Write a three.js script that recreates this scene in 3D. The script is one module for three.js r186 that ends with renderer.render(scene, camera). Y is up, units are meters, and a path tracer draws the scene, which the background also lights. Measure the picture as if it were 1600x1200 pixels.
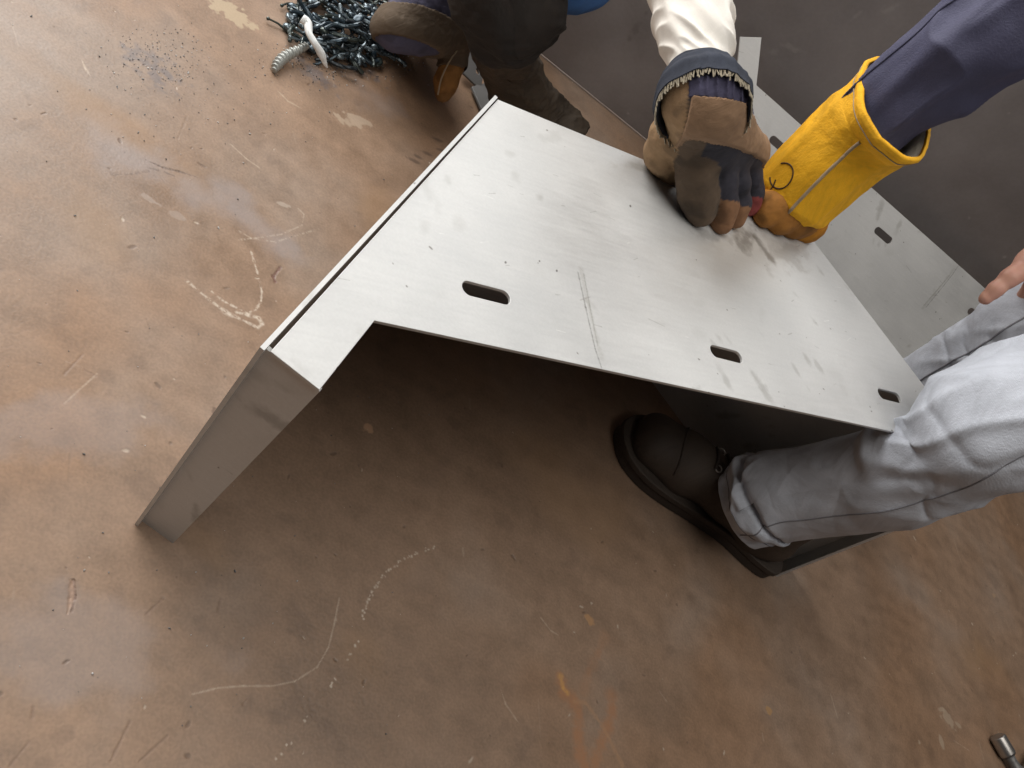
import * as THREE from 'three';
import { RectAreaLightUniformsLib } from 'three/addons/lights/RectAreaLightUniformsLib.js';
import { mergeGeometries, mergeVertices } from 'three/addons/utils/BufferGeometryUtils.js';
import { RoundedBoxGeometry } from 'three/addons/geometries/RoundedBoxGeometry.js';

// ---------------------------------------------------------------- camera, light, exposure
const V = (x, y, z) => new THREE.Vector3(x, y, z);
const H = 0.72;                                     // camera height above the steel floor
const FPX = 1312.57;                                // focal length in pixels of the 1600 x 1200 photograph
const scene = new THREE.Scene();
const camera = new THREE.PerspectiveCamera(2 * Math.atan(600 / FPX) * 180 / Math.PI, 4 / 3, 0.02, 40);
camera.position.set(0, H, 0);
camera.up.set(-0.7802556, 0.4615871, -0.4220646);   // the phone was held rolled over
camera.lookAt(0, H - 0.6748059, -0.7379953);
camera.updateMatrixWorld(true);

const renderer = new THREE.WebGLRenderer({ antialias: true });
renderer.toneMapping = THREE.LinearToneMapping;
renderer.toneMappingExposure = 1.0;
renderer.shadowMap.enabled = true;
renderer.shadowMap.type = THREE.PCFSoftShadowMap;
RectAreaLightUniformsLib.init();
scene.background = new THREE.Color(0.03, 0.03, 0.032);   // dim far end of the workshop

// ---------------------------------------------------------------- helpers
function rng(seed) { let s = seed >>> 0; return () => { s = (s + 0x6D2B79F5) | 0; let t = Math.imul(s ^ (s >>> 15), 1 | s); t = (t + Math.imul(t ^ (t >>> 7), 61 | t)) ^ t; return ((t ^ (t >>> 14)) >>> 0) / 4294967296; }; }
const R0 = rng(77);
const mix = (a, b, t) => a + (b - a) * t, clamp = (x, a = 0, b = 1) => Math.min(b, Math.max(a, x));
const sstep = (a, b, x) => { const t = clamp((x - a) / (b - a)); return t * t * (3 - 2 * t); };
const PERM = new Uint8Array(512); { const r = rng(5); const p = [...Array(256).keys()]; for (let i = 255; i > 0; i--) { const j = Math.floor(r() * (i + 1)); [p[i], p[j]] = [p[j], p[i]]; } for (let i = 0; i < 512; i++) PERM[i] = p[i & 255]; }
const hv = (x, y, z) => PERM[(PERM[(PERM[x & 255] + y) & 255] + z) & 255] / 255;
function noise(x, y, z = 0) {                       // value noise, 0..1
  const xi = Math.floor(x), yi = Math.floor(y), zi = Math.floor(z); let u = x - xi, v = y - yi, w = z - zi;
  u = u * u * (3 - 2 * u); v = v * v * (3 - 2 * v); w = w * w * (3 - 2 * w);
  const a = mix(mix(hv(xi, yi, zi), hv(xi + 1, yi, zi), u), mix(hv(xi, yi + 1, zi), hv(xi + 1, yi + 1, zi), u), v);
  if (w === 0) return a;
  return mix(a, mix(mix(hv(xi, yi, zi + 1), hv(xi + 1, yi, zi + 1), u), mix(hv(xi, yi + 1, zi + 1), hv(xi + 1, yi + 1, zi + 1), u), v), w);
}
function fbm(x, y, o = 4, z = 0) { let s = 0, a = 0.5, t = 0; for (let i = 0; i < o; i++) { s += a * noise(x, y, z); t += a; a *= 0.5; x = x * 2.03 + 17.1; y = y * 2.03 + 9.7; z = z ? z * 2.03 : 0; } return s / t; }

const CAMR = V(1, 0, 0).transformDirection(camera.matrixWorld), CAMU = V(0, 1, 0).transformDirection(camera.matrixWorld), CAMF = V(0, 0, -1).transformDirection(camera.matrixWorld);
function ray(px, py) { return CAMF.clone().addScaledVector(CAMR, (px - 800) / FPX).addScaledVector(CAMU, -(py - 600) / FPX); }
const at = (px, py, depth) => camera.position.clone().addScaledVector(ray(px, py), depth);                    // photo pixel at a depth
const on = (px, py, h = 0) => { const r = ray(px, py); return camera.position.clone().addScaledVector(r, (h - H) / r.y); };   // photo pixel on a level at height h

const taken = {};
function numbered(n) { const k = taken[n] = (taken[n] ?? -1) + 1; return k ? `${n}_${String(k).padStart(3, '0')}` : n; }
function thing(name, label, category, base, group) {
  const g = new THREE.Group(); g.name = numbered(name); g.position.copy(base ?? V(0, 0, 0)); g.userData = { label, category };
  if (group) g.userData.group = group; scene.add(g); g.updateMatrixWorld(true); return g;
}
function part(name, geo, mat, parent, label) {      // geometry given in world space, moved under its parent
  const m = new THREE.Mesh(geo, mat); m.name = name; m.castShadow = m.receiveShadow = true;
  if (parent) { let o = V(0, 0, 0), q = parent; while (q && q !== scene) { o.add(q.position); q = q.parent; } geo.translate(-o.x, -o.y, -o.z); parent.add(m); } else { m.name = numbered(name); scene.add(m); }
  if (label) m.userData.label = label; return m;
}
function tag(m, label, category, group, kind) { m.userData.label = label; if (category) m.userData.category = category; if (group) m.userData.group = group; if (kind) m.userData.kind = kind; return m; }

function dataTex(w, h, fn, srgb, wrap = THREE.RepeatWrapping) {
  const d = new Uint8Array(w * h * 4);
  for (let j = 0; j < h; j++) for (let i = 0; i < w; i++) { const c = fn(i, j), k = (j * w + i) * 4; d[k] = clamp(c[0]) * 255; d[k + 1] = clamp(c[1]) * 255; d[k + 2] = clamp(c[2]) * 255; d[k + 3] = 255; }
  const t = new THREE.DataTexture(d, w, h, THREE.RGBAFormat); t.wrapS = t.wrapT = wrap; t.magFilter = THREE.LinearFilter; t.minFilter = THREE.LinearMipmapLinearFilter; t.generateMipmaps = true;
  if (srgb) t.colorSpace = THREE.SRGBColorSpace; t.needsUpdate = true; return t;
}
const toS = c => c <= 0.0031308 ? 12.92 * c : 1.055 * Math.pow(c, 1 / 2.4) - 0.055;
// a painted sheet in metres: layers of float colour + height + roughness
class Sheet {
  constructor(w, h, x0, y0, sx, sy) { Object.assign(this, { w, h, x0, y0, sx, sy }); this.c = new Float32Array(w * h * 3); this.b = new Float32Array(w * h).fill(0.5); this.r = new Float32Array(w * h).fill(0.5); }
  fill(fn) { for (let j = 0; j < this.h; j++) for (let i = 0; i < this.w; i++) { const k = j * this.w + i; const o = fn(this.x0 + (i + 0.5) / this.w * this.sx, this.y0 + (j + 0.5) / this.h * this.sy); this.c.set(o.c, k * 3); this.r[k] = o.r; this.b[k] = o.b; } }
  stamp(x, y, rad, fn) {                            // fn(dx,dy,dist) -> {a, c, b, r}
    const i0 = Math.max(0, Math.floor((x - rad - this.x0) / this.sx * this.w)), i1 = Math.min(this.w - 1, Math.ceil((x + rad - this.x0) / this.sx * this.w));
    const j0 = Math.max(0, Math.floor((y - rad - this.y0) / this.sy * this.h)), j1 = Math.min(this.h - 1, Math.ceil((y + rad - this.y0) / this.sy * this.h));
    for (let j = j0; j <= j1; j++) for (let i = i0; i <= i1; i++) {
      const X = this.x0 + (i + 0.5) / this.w * this.sx, Y = this.y0 + (j + 0.5) / this.h * this.sy, o = fn(X - x, Y - y, X, Y); if (!o || o.a <= 0) continue;
      const k = j * this.w + i; if (o.c) for (let n = 0; n < 3; n++) this.c[k * 3 + n] = mix(this.c[k * 3 + n], o.c[n], o.a);
      if (o.b) this.b[k] += o.b * o.a; if (o.r !== undefined) this.r[k] = mix(this.r[k], o.r, o.a);
    }
  }
  line(pts, wid, c, alpha, { b = 0, r, gaps = 0, seed = 1, taper = 0 } = {}) {
    let run = 0;
    for (let n = 0; n + 1 < pts.length; n++) {
      const [ax, ay] = pts[n], [bx, by] = pts[n + 1], L = Math.hypot(bx - ax, by - ay), mx = (ax + bx) / 2, my = (ay + by) / 2, run0 = run;
      this.stamp(mx, my, L / 2 + wid * 2, (dx, dy, X, Y) => {
        const t = clamp(((X - ax) * (bx - ax) + (Y - ay) * (by - ay)) / (L * L)), d = Math.hypot(X - ax - t * (bx - ax), Y - ay - t * (by - ay));
        const wv = wid * (taper ? Math.sin(Math.PI * clamp((n + t) / (pts.length - 1), 0.04, 0.96)) : 1) * (0.6 + 0.8 * noise((run0 + t * L) * 300, seed * 7));
        let a = (1 - sstep(wv * 0.15, wv, d)) * alpha; if (gaps) a *= sstep(gaps - 0.12, gaps + 0.12, noise((run0 + t * L) * 520, seed * 3.3 + d * 700)); a *= 0.45 + 0.75 * noise(X * 800, Y * 800);
        return { a, c, b, r };
      }); run += L;
    }
  }
  blob(x, y, rx, ry, ang, c, alpha, { soft = 0.5, rough = 0.6, freq = 40, b = 0, r, seed = 0 } = {}) {
    const ca = Math.cos(ang), sa = Math.sin(ang), rad = Math.max(rx, ry) * 1.6;
    this.stamp(x, y, rad, (dx, dy, X, Y) => { const u = (dx * ca + dy * sa) / rx, v = (-dx * sa + dy * ca) / ry, d = Math.hypot(u, v) + (fbm(X * freq + seed, Y * freq, 4) - 0.5) * rough * 2; return { a: (1 - sstep(1 - soft, 1, d)) * alpha, c, b, r }; });
  }
  tex(kind, wrap) { const { w, h } = this; return dataTex(w, h, (i, j) => { const k = j * w + i; if (kind === 'c') return [toS(this.c[k * 3]), toS(this.c[k * 3 + 1]), toS(this.c[k * 3 + 2])]; const v = kind === 'b' ? this.b[k] : this.r[k]; return [v, v, v]; }, kind === 'c', wrap); }
}

// ---------------------------------------------------------------- steel floor
const FX0 = -0.75, FZ0 = 0, FS = 2.0;
const fp = (px, py) => { const p = on(px, py); return [p.x, -p.z]; };
const floorSheet = new Sheet(2048, 2048, FX0, FZ0, FS, FS);
const C_BROWN = [0.292, 0.191, 0.127], C_GREY = [0.282, 0.207, 0.157], C_RUST = [0.295, 0.165, 0.088], C_PALE = [0.37, 0.285, 0.205], C_DARK = [0.07, 0.045, 0.035];
floorSheet.fill((x, z) => {
  const big = fbm(x * 2.1 + 3, z * 2.1, 4), mid = fbm(x * 9 + 40, z * 9 + 7, 4), fine = fbm(x * 55, z * 55 + 90, 3), gr = noise(x * 620, z * 620), st = fbm(x * 16 + z * 10, z * 60 - x * 30, 3);
  const g = sstep(0.42, 0.68, big * 0.5 + mid * 0.5), ru = sstep(0.52, 0.72, fbm(x * 4 + 80, z * 4 + 31, 4)) * 0.5;
  const k = 0.71 + 0.28 * mid + 0.24 * (fine - 0.5) + 0.20 * (gr - 0.5) + 0.18 * (st - 0.5), c = [];
  for (let n = 0; n < 3; n++) c.push(mix(mix(C_BROWN[n], C_GREY[n], g), C_RUST[n], ru) * k);
  const spot = sstep(0.70, 0.80, fbm(x * 30 + 11, z * 30 + 57, 3)) * 0.16; for (let n = 0; n < 3; n++) c[n] = mix(c[n], C_DARK[n], spot);
  return { c, r: clamp(0.50 + 0.25 * (mid - 0.5) + 0.18 * (fine - 0.5) - 0.08 * g + 0.14 * ru, 0.3, 0.9), b: 0.5 + 0.10 * (fine - 0.5) + 0.06 * (gr - 0.5) + 0.08 * (mid - 0.5) };
});
{
  const S = floorSheet, r = rng(912), P = (...a) => a.map(([x, y]) => fp(x, y));
  // grey scuffed steel where the rust is rubbed away
  for (const [px, py, rx, ry, an, al] of [[215, 245, .09, .035, .5, .45], [300, 290, .10, .03, .4, .35], [400, 345, .08, .03, .3, .45], [120, 660, .10, .04, 1.1, .25], [560, 130, .09, .05, .2, .3], [110, 1000, .12, .05, .8, .25]]) { const [x, z] = fp(px, py); S.blob(x, z, rx, ry, an, [0.30, 0.27, 0.27], al, { soft: 0.8, rough: 0.9, freq: 22, r: 0.36, seed: px }); }
  for (const [px, py, rx, ry, an, al] of [[140, 160, .16, .03, .4, .35], [600, 330, .06, .05, .4, .35], [160, 350, .09, .04, .2, .3], [1530, 1020, .10, .07, .5, .45], [330, 860, .04, .02, .2, .3], [900, 760, .12, .08, .2, .3], [560, 1020, .05, .03, .2, .25]]) { const [x, z] = fp(px, py); S.blob(x, z, rx, ry, an, [0.31, 0.185, 0.095], al, { soft: 0.9, rough: 0.8, freq: 14, r: 0.66, seed: px }); }
  // pale flakes of old paint
  const flake = (px, py, rx, ry, an, c = C_PALE, al = 0.62) => { const [x, z] = fp(px, py); S.blob(x, z, rx, ry, an, c, al, { soft: 0.3, rough: 0.9, freq: 110, b: 0.05, r: 0.75, seed: px * 1.7 }); };
  flake(557, 190, .024, .012, 1.2); flake(533, 187, .012, .006, .2); flake(352, 12, .05, .018, .5, [0.42, 0.33, 0.22], 0.7); flake(1481, 1124, .017, .012, .3); flake(1471, 1108, .010, .003, .9); flake(1498, 1133, .010, .004, .2); flake(1471, 1160, .005, .011, .6); flake(1436, 1160, .003, .004, 0); flake(920, 968, .007, .005, 0, [0.4, 0.22, 0.1], .7); flake(578, 668, .006, .007, 0, [.5, .3, .18], .8); flake(1200, 1108, .008, .006, 0, [.4, .22, .08], .6); flake(1553, 932, .006, .008, 0, [.35, .24, .15], .6);
  flake(445, 320, .008, .003, .9, [.4, .33, .27], .6); flake(236, 312, .010, .003, .5, [.36, .3, .26], .5); flake(275, 335, .012, .005, .5, [.36, .30, .26], .4);
  // orange rust runs
  const RUN = [0.33, 0.165, 0.085];
  S.line(P([874, 1056], [882, 1082], [898, 1096], [905, 1115], [903, 1150], [908, 1180], [915, 1200], [920, 1230]), .011, RUN, .75, { seed: 3, r: .8 });
  S.line(P([955, 1088], [957, 1110], [950, 1135], [940, 1160], [930, 1190], [925, 1230]), .011, RUN, .65, { seed: 4, r: .8 });
  S.line(P([898, 1096], [915, 1098], [935, 1125], [950, 1150], [972, 1195]), .004, [.38, .22, .12], .5, { seed: 5 }); S.line(P([945, 995], [935, 1020], [920, 1050], [912, 1080]), .009, RUN, .3, { seed: 6 });
  S.line(P([876, 1058], [880, 1075], [887, 1083]), .005, [.5, .27, .09], .8, { seed: 8 });
  // chalk
  const CH = [0.55, 0.47, 0.385];
  S.line(P([291, 438], [312, 456], [340, 478], [358, 490], [385, 503], [403, 512]), .0026, CH, .68, { gaps: .38, seed: 11, r: .9 });
  S.line(P([403, 512], [410, 506], [404, 497], [388, 492], [370, 488]), .0028, CH, .8, { gaps: .3, seed: 12, r: .9 });
  S.line(P([329, 454], [337, 461], [350, 471], [372, 482], [386, 489], [400, 484], [408, 470], [409, 455], [404, 432], [398, 412], [392, 392]), .0018, CH, .75, { gaps: .42, seed: 13, r: .9 });
  S.line(P([345, 482], [352, 487], [362, 494]), .0034, CH, .6, { gaps: .3, seed: 14 });
  S.line(P([370, 375], [400, 372], [440, 366], [472, 352], [475, 335], [462, 322]), .0016, CH, .4, { gaps: .4, seed: 15 }); S.line(P([372, 360], [392, 372], [430, 378], [500, 357]), .0016, CH, .4, { gaps: .45, seed: 16 });
  for (const [list, al] of [[[[680, 853], [650, 865], [630, 876], [607, 890], [592, 910], [578, 932], [570, 952], [566, 970]], .9], [[[562, 992], [550, 1020], [530, 1052], [505, 1085], [478, 1125], [450, 1165], [430, 1190]], .5]]) for (let n = 0; n + 1 < list.length; n++) for (let k = 0; k < 7; k++) { const t = k / 7, [x, z] = fp(mix(list[n][0], list[n + 1][0], t) + (r() - .5) * 5, mix(list[n][1], list[n + 1][1], t) + (r() - .5) * 5); if (r() < al) S.blob(x, z, .0009 + r() * .0013, .0008 + r() * .001, r() * 3, CH, .5 + .4 * r(), { soft: .5, rough: .3, freq: 300 }); }
  // scratches
  const SC = [0.50, 0.40, 0.31];
  S.line(P([300, 1085], [340, 1075], [380, 1072], [425, 1072], [460, 1065], [495, 1043], [513, 1012], [522, 975], [530, 935]), .0011, SC, .65, { seed: 21, b: -.1 });
  S.line(P([783, 1078], [790, 1100], [805, 1122], [822, 1142]), .0013, SC, .5, { seed: 22, taper: 1 }); S.line(P([432, 140], [450, 158], [472, 170]), .0022, [.42, .33, .24], .7, { seed: 23, taper: 1 }); S.line(P([127, 92], [134, 108], [142, 120]), .002, SC, .6, { seed: 24, taper: 1 });
  S.line(P([360, 225], [385, 248], [405, 262]), .0014, SC, .6, { seed: 25 }); S.line(P([845, 965], [860, 985], [872, 992]), .0012, SC, .5, { seed: 26 });
  S.line(P([228, 250], [255, 262], [280, 268], [308, 277]), .0022, C_DARK, .75, { seed: 31, taper: 1, b: -.15 }); S.line(P([232, 262], [255, 268], [275, 276]), .0020, C_DARK, .5, { seed: 32, gaps: .4 }); S.line(P([175, 273], [205, 272], [235, 266]), .003, C_DARK, .35, { seed: 33, gaps: .5 });
  for (const [a, bq] of [[[203, 1128], [173, 1190]], [[45, 1160], [15, 1198]], [[100, 585], [130, 553]], [[132, 578], [150, 588]], [[52, 1105], [50, 1122]], [[228, 960], [255, 935]], [[340, 955], [345, 935]], [[380, 1100], [388, 1090]], [[218, 1190], [262, 1150]]]) S.line([fp(...a), fp(...bq)], .0015, [.19, .12, .085], .6, { seed: a[0], b: -.3 });
  S.line(P([105, 960], [112, 935], [114, 908], [108, 905]), .0038, [.38, .25, .18], .8, { taper: 1, b: -.4, seed: 41 }); S.line(P([112, 955], [118, 930], [115, 908]), .0016, [.12, .07, .05], .7, { seed: 42, b: -.4 });
  S.line(P([430, 440], [427, 432], [438, 418]), .003, [.13, .06, .05], .8, { seed: 43, b: -.4 });
  // dirt dragged by tools, soot dabs beside the bracket
  for (const [px, py, an] of [[683, 218, .9], [668, 240, .8], [655, 246, .7], [690, 235, 1], [648, 252, .7], [705, 244, .8]]) { const [x, z] = fp(px, py); S.blob(x, z, .012, .004, an, C_DARK, .6, { soft: .6, rough: .5, freq: 90 }); }
  for (let k = 0; k < 46; k++) { const [x, z] = fp(300 + r() * 1300, 620 + r() * 580); S.blob(x, z, .006 + r() * .022, .002 + r() * .006, r() * 3, C_DARK, .06 + .14 * r(), { soft: .9, rough: .9, freq: 60, seed: k }); }
  // mottled dark film of soot across the open floor
  for (let k = 0; k < 150; k++) { const x = FX0 + r() * FS, z = r() * 1.6; S.blob(x, z, .015 + r() * .06, .01 + r() * .03, r() * 3, [.17, .115, .085], .06 + .10 * r(), { soft: .9, rough: 1.0, freq: 35, seed: k * 3 }); }
  // grey grit under the scrap
  for (const [px, py, rx, ry] of [[490, 112, .045, .02], [560, 105, .05, .02], [235, 105, .045, .03]]) { const [x, z] = fp(px, py); S.blob(x, z, rx, ry, .4, [.10, .10, .12], .5, { soft: .9, rough: 1, freq: 120 }); }
  // pits and nicks
  for (let k = 0; k < 800; k++) { const x = FX0 + r() * FS, z = r() * 1.8, s = .0007 + r() * r() * .0022; S.blob(x, z, s * (1 + r() * 2), s, r() * 3, r() < .62 ? [.11, .07, .05] : [.48, .40, .32], .6, { soft: .6, rough: .5, freq: 260, b: -.35 }); }
  for (let k = 0; k < 240; k++) { const x = FX0 + r() * FS, z = r() * 1.8, a = r() < .6 ? 2.2 + r() * .6 : r() * 3.1, L = .006 + r() * r() * .05; S.line([[x, z], [x + Math.cos(a) * L, z + Math.sin(a) * L]], .0008 + r() * .001, r() < .5 ? [.14, .09, .06] : SC, (.12 + .3 * r()), { seed: k, b: -.2 }); }
}
const fwrap = THREE.MirroredRepeatWrapping;
const floorMat = new THREE.MeshPhysicalMaterial({ map: floorSheet.tex('c', fwrap), roughnessMap: floorSheet.tex('r', fwrap), bumpMap: floorSheet.tex('b', fwrap), bumpScale: 0.0022, roughness: 1, metalness: 0.0, specularIntensity: 0.9 });
{
  const g = new THREE.PlaneGeometry(9, 9, 1, 1); g.rotateX(-Math.PI / 2); g.translate(0.3, 0, -1);
  const p = g.attributes.position, uv = g.attributes.uv; for (let i = 0; i < p.count; i++) uv.setXY(i, (p.getX(i) - FX0) / FS, (-p.getZ(i) - FZ0) / FS);
  const m = part('floor', g, floorMat); m.userData.kind = 'structure'; m.userData.label = 'rust-brown steel plate floor with scratches, chalk scribbles and grit';
}

// ---------------------------------------------------------------- daylight: unseen openings outside the frame, placed to light floor and plate
function opening(name, label, centre, target, w, h, radiance, color) {
  const g = thing(name, label, 'opening', centre); g.lookAt(target);
  const pane = new THREE.Mesh(new THREE.PlaneGeometry(w, h), new THREE.MeshStandardMaterial({ color: 0x000000, emissive: color, emissiveIntensity: radiance * 0.25, roughness: 1 })); pane.name = 'unseen_glow_pane'; pane.castShadow = false; g.add(pane);
  const fm = new THREE.MeshStandardMaterial({ color: 0x4a4c4e, roughness: 0.6 });
  for (const [x, y, a, b] of [[0, h / 2 + .05, w + .2, .1], [0, -h / 2 - .05, w + .2, .1], [-w / 2 - .05, 0, .1, h], [w / 2 + .05, 0, .1, h]]) { const f = new THREE.Mesh(new RoundedBoxGeometry(a, b, .08, 2, .01), fm); f.name = 'frame_bar'; f.position.set(x, y, 0); f.castShadow = f.receiveShadow = true; g.add(f); }
  const L = new THREE.RectAreaLight(color, radiance, w, h); L.position.copy(centre).addScaledVector(target.clone().sub(centre).normalize(), 0.03); L.lookAt(target); L.name = name + '_light'; scene.add(L); return g;
}
const DAY = new THREE.Color(1.0, 0.985, 0.96);
opening('unseen_left_doorway', 'unseen bright doorway lighting the floor from the left', V(-2.25, 1.45, -1.05), V(0, 0.1, -0.75), 2.0, 1.8, 7, DAY);  // doorway out of view, placed to light the floor from the left
opening('unseen_high_window', 'unseen bright high window lighting the top plate from the far side', V(-0.7, 2.75, -4.2), V(0, 0.3, -0.8), 3.0, 1.5, 2.6, new THREE.Color(0.95, 0.98, 1.0));  // window out of view, placed so the top plate mirrors its brightness
opening('unseen_roof_light', 'unseen bright roof light giving soft light from overhead', V(0.2, 3.0, -0.35), V(0.2, 0, -0.7), 3.0, 2.2, 2.3, new THREE.Color(1.0, 0.96, 0.90));  // roof light out of view, placed for soft overhead light on floor and legs

// ---------------------------------------------------------------- materials
const steelSheet = new Sheet(2048, 1024, -0.5, -0.1, 1.0, 0.5);
// the folded hood: plan dimensions in metres, a along the slotted edge, b towards the back
const hb = 0.314578 * H, DD = 0.387568 * H, hf = 0.5214 * H, so = 0.067383 * H, ss = 0.383048 * H;
const tx = 0.572471, ty = 0.819925, ti = [-0.580435 * H, -0.084553 * H], to = [-0.623311 * H, -0.054617 * H], nnx = -ty, nny = tx;
const YAW = 0.681598, TA = 0.024189, TB = 0.012747, PC = [0.199943 * H, 0.949592 * H], PH = 0.427776 * H;
const plateMatrix = (() => { const s = Math.sin(YAW), c = Math.cos(YAW); const X = V(s, TA, -c).normalize(), Z0 = V(c, -TB, s), Y = Z0.clone().cross(X).normalize(), Z = X.clone().cross(Y); return new THREE.Matrix4().makeBasis(X, Y, Z).setPosition(PC[0], PH, -PC[1]); })();
const plateInv = plateMatrix.clone().invert();
const pl = (px, py) => { const o = camera.position.clone().applyMatrix4(plateInv), d = ray(px, py).transformDirection(plateInv), p = o.addScaledVector(d, -o.y / d.y); return [p.x, -p.z]; };
{
  const S = steelSheet, r = rng(31);
  S.fill((x, y) => { const big = fbm(x * 5, y * 5 + 3, 4), mid = fbm(x * 24 + 9, y * 24, 4), brush = fbm(x * 40, y * 420, 2), gr = noise(x * 700, y * 700); const k = 0.62 + 0.09 * (big - .5) + .06 * (mid - .5) + .045 * (brush - .5) + .03 * (gr - .5); return { c: [k, k * 0.998, k * 0.985], r: clamp(.56 + .14 * (big - .5) + .12 * (mid - .5) + .11 * (brush - .5), .2, .9), b: .5 + .05 * (brush - .5) + .04 * (gr - .5) }; });
  const D = [.33, .32, .295];
  const sm = (px, py, rx, ry, an, al, c = D) => { const [x, y] = pl(px, py); S.blob(x, y, rx, ry, an, c, al, { soft: .95, rough: .95, freq: 75, r: .6, seed: px }); };
  // hand and glove smudges, then painted hand shadow beside the gloves
  for (const a of [[1125, 530, .012, .006, 2.2, .35], [1140, 533, .010, .005, 2.2, .3], [1112, 533, .008, .004, 2.2, .3], [1133, 590, .017, .006, 2.1, .4], [1180, 590, .018, .007, 2.1, .5], [1196, 612, .014, .008, 2.0, .4], [1260, 560, .014, .007, 2.0, .45], [1282, 575, .012, .006, 2, .4], [1245, 580, .012, .004, 2, .35], [1265, 610, .012, .004, 2, .25], [1275, 505, .010, .005, 2.4, .3], [1245, 462, .010, .006, 2.4, .3], [1325, 450, .011, .006, 2.2, .45], [1283, 425, .012, .007, 2.1, .4], [1090, 607, .010, .005, .4, .4], [845, 308, .006, .004, .4, .35], [800, 240, .010, .005, .4, .25], [805, 275, .012, .008, 1.4, .22], [700, 280, .010, .006, 1.6, .22], [685, 320, .016, .008, 1.6, .2], [662, 355, .012, .008, 1.4, .2], [668, 300, .012, .006, 1.7, .18], [860, 215, .022, .007, .6, .2], [720, 350, .012, .008, 1, .15], [930, 480, .014, .006, 2.1, .3], [560, 520, .012, .006, 1, .15], [470, 575, .007, .012, .3, .25], [1030, 300, .03, .012, .3, .3], [1070, 320, .03, .012, .3, .25]]) sm(...a);
  sm(1165, 375, .035, .018, .9, .6, [.14, .12, .10]); sm(1190, 385, .03, .008, 2.2, .6, [.13, .11, .09]); sm(1120, 365, .04, .012, .3, .4, [.16, .14, .12]); sm(1230, 395, .06, .03, .6, .35, [.25, .22, .19]); sm(1000, 262, .05, .008, .3, .3, [.3, .27, .2]);  // hand shadow beside the gloves, painted into the plate colour
  for (let k = 0; k < 60; k++) S.blob(-.45 + r() * .9, -.05 + r() * .33, .004 + r() * .02, .002 + r() * .008, r() * 3, [.42, .415, .39], .04 + .10 * r(), { soft: .9, rough: 1, freq: 60, seed: k });
  // twin drag marks
  S.line([pl(903, 425), pl(915, 480), pl(930, 545), pl(940, 575)], .0012, [.16, .15, .14], .6, { seed: 3, b: -.2 }); S.line([pl(912, 428), pl(922, 480), pl(934, 540)], .0011, [.18, .17, .15], .5, { seed: 4, b: -.2 }); S.line([pl(908, 420), pl(918, 470), pl(940, 560)], .004, [.42, .41, .38], .4, { seed: 5 });
  for (let k = 0; k < 70; k++) { const x = -.45 + r() * .9, y = -.05 + r() * .33, a = .15 + (r() - .5) * .8, L = .003 + r() * r() * .02; S.line([[x, y], [x + Math.cos(a) * L, y + Math.sin(a) * L]], .0005 + r() * .0004, r() < .7 ? [.3, .29, .27] : [.8, .8, .78], .3 + .4 * r(), { seed: k, b: -.15 }); }
  for (let k = 0; k < 40; k++) { const s = .0003 + r() * .0012; S.blob(-.45 + r() * .9, -.05 + r() * .33, s * (1 + r()), s, r() * 3, [.15, .13, .11], .7, { soft: .5, rough: .5, freq: 300 }); }
  for (const [px, py] of [[985, 322], [1088, 406], [843, 408], [790, 410], [870, 423]]) { const [x, y] = pl(px, py); S.blob(x, y, .0018, .0012, 1, [.12, .11, .1], .85, { soft: .4 }); }
}
const repeatM = t => { t.repeat.set(1, 2); t.offset.set(0.5, 0.2); return t; };
const steelMat = new THREE.MeshPhysicalMaterial({ map: repeatM(steelSheet.tex('c')), roughnessMap: repeatM(steelSheet.tex('r')), bumpMap: repeatM(steelSheet.tex('b')), bumpScale: 0.0006, roughness: 1, metalness: 0.45 });
function fabricTex(seed, c, tw, n = 512, amt = .3) { return dataTex(n, n, (i, j) => { const u = i / n, v = j / n, w = Math.sin((i * tw + j * tw) * Math.PI * 2 / n) * .5 + .5, per = (f, s) => { const a = Math.cos(u * 6.2832) * f + s, b = Math.sin(u * 6.2832) * f + s, d = Math.cos(v * 6.2832) * f; return fbm(a + d * .73, b + Math.sin(v * 6.2832) * f, 4); }; const k = 1 + amt * (per(1.2, seed) - .5) + amt * .5 * (per(6, seed + 9) - .5) + .12 * (w - .5) + .14 * (hv(i, j, seed) - .5); return c.map(x => toS(x * k)); }, true); }
function bumpTex(seed, tw, n = 512) { return dataTex(n, n, (i, j) => { const w = tw ? Math.sin((i * tw + j * tw) * Math.PI * 2 / n) * .5 + .5 : .5; const k = .35 * w + .3 * hv(i, j, seed) + .35 * noise(i / 5, j / 5, seed); return [k, k, k]; }); }
const denimBump = bumpTex(3, 96), suedeBump = bumpTex(8, 0);
const cloth = (c, seed, { tw = 96, rough = .92, bump = .0005, rep = 8, amt = .3, sheen = 0 } = {}) => { const map = fabricTex(seed, c, tw, 512, amt); map.repeat.set(rep, rep); const b = denimBump.clone(); b.repeat.set(rep, rep); return new THREE.MeshPhysicalMaterial({ map, bumpMap: b, bumpScale: bump, roughness: rough, sheen, sheenRoughness: .6, side: THREE.DoubleSide }); };
const leather = (c, seed, { rough = .85, rep = 6, amt = .45, bump = .0007 } = {}) => { const map = fabricTex(seed, c, 0, 512, amt); map.repeat.set(rep, rep); const b = suedeBump.clone(); b.repeat.set(rep, rep); return new THREE.MeshPhysicalMaterial({ map, bumpMap: b, bumpScale: bump, roughness: rough, side: THREE.DoubleSide }); };
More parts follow.
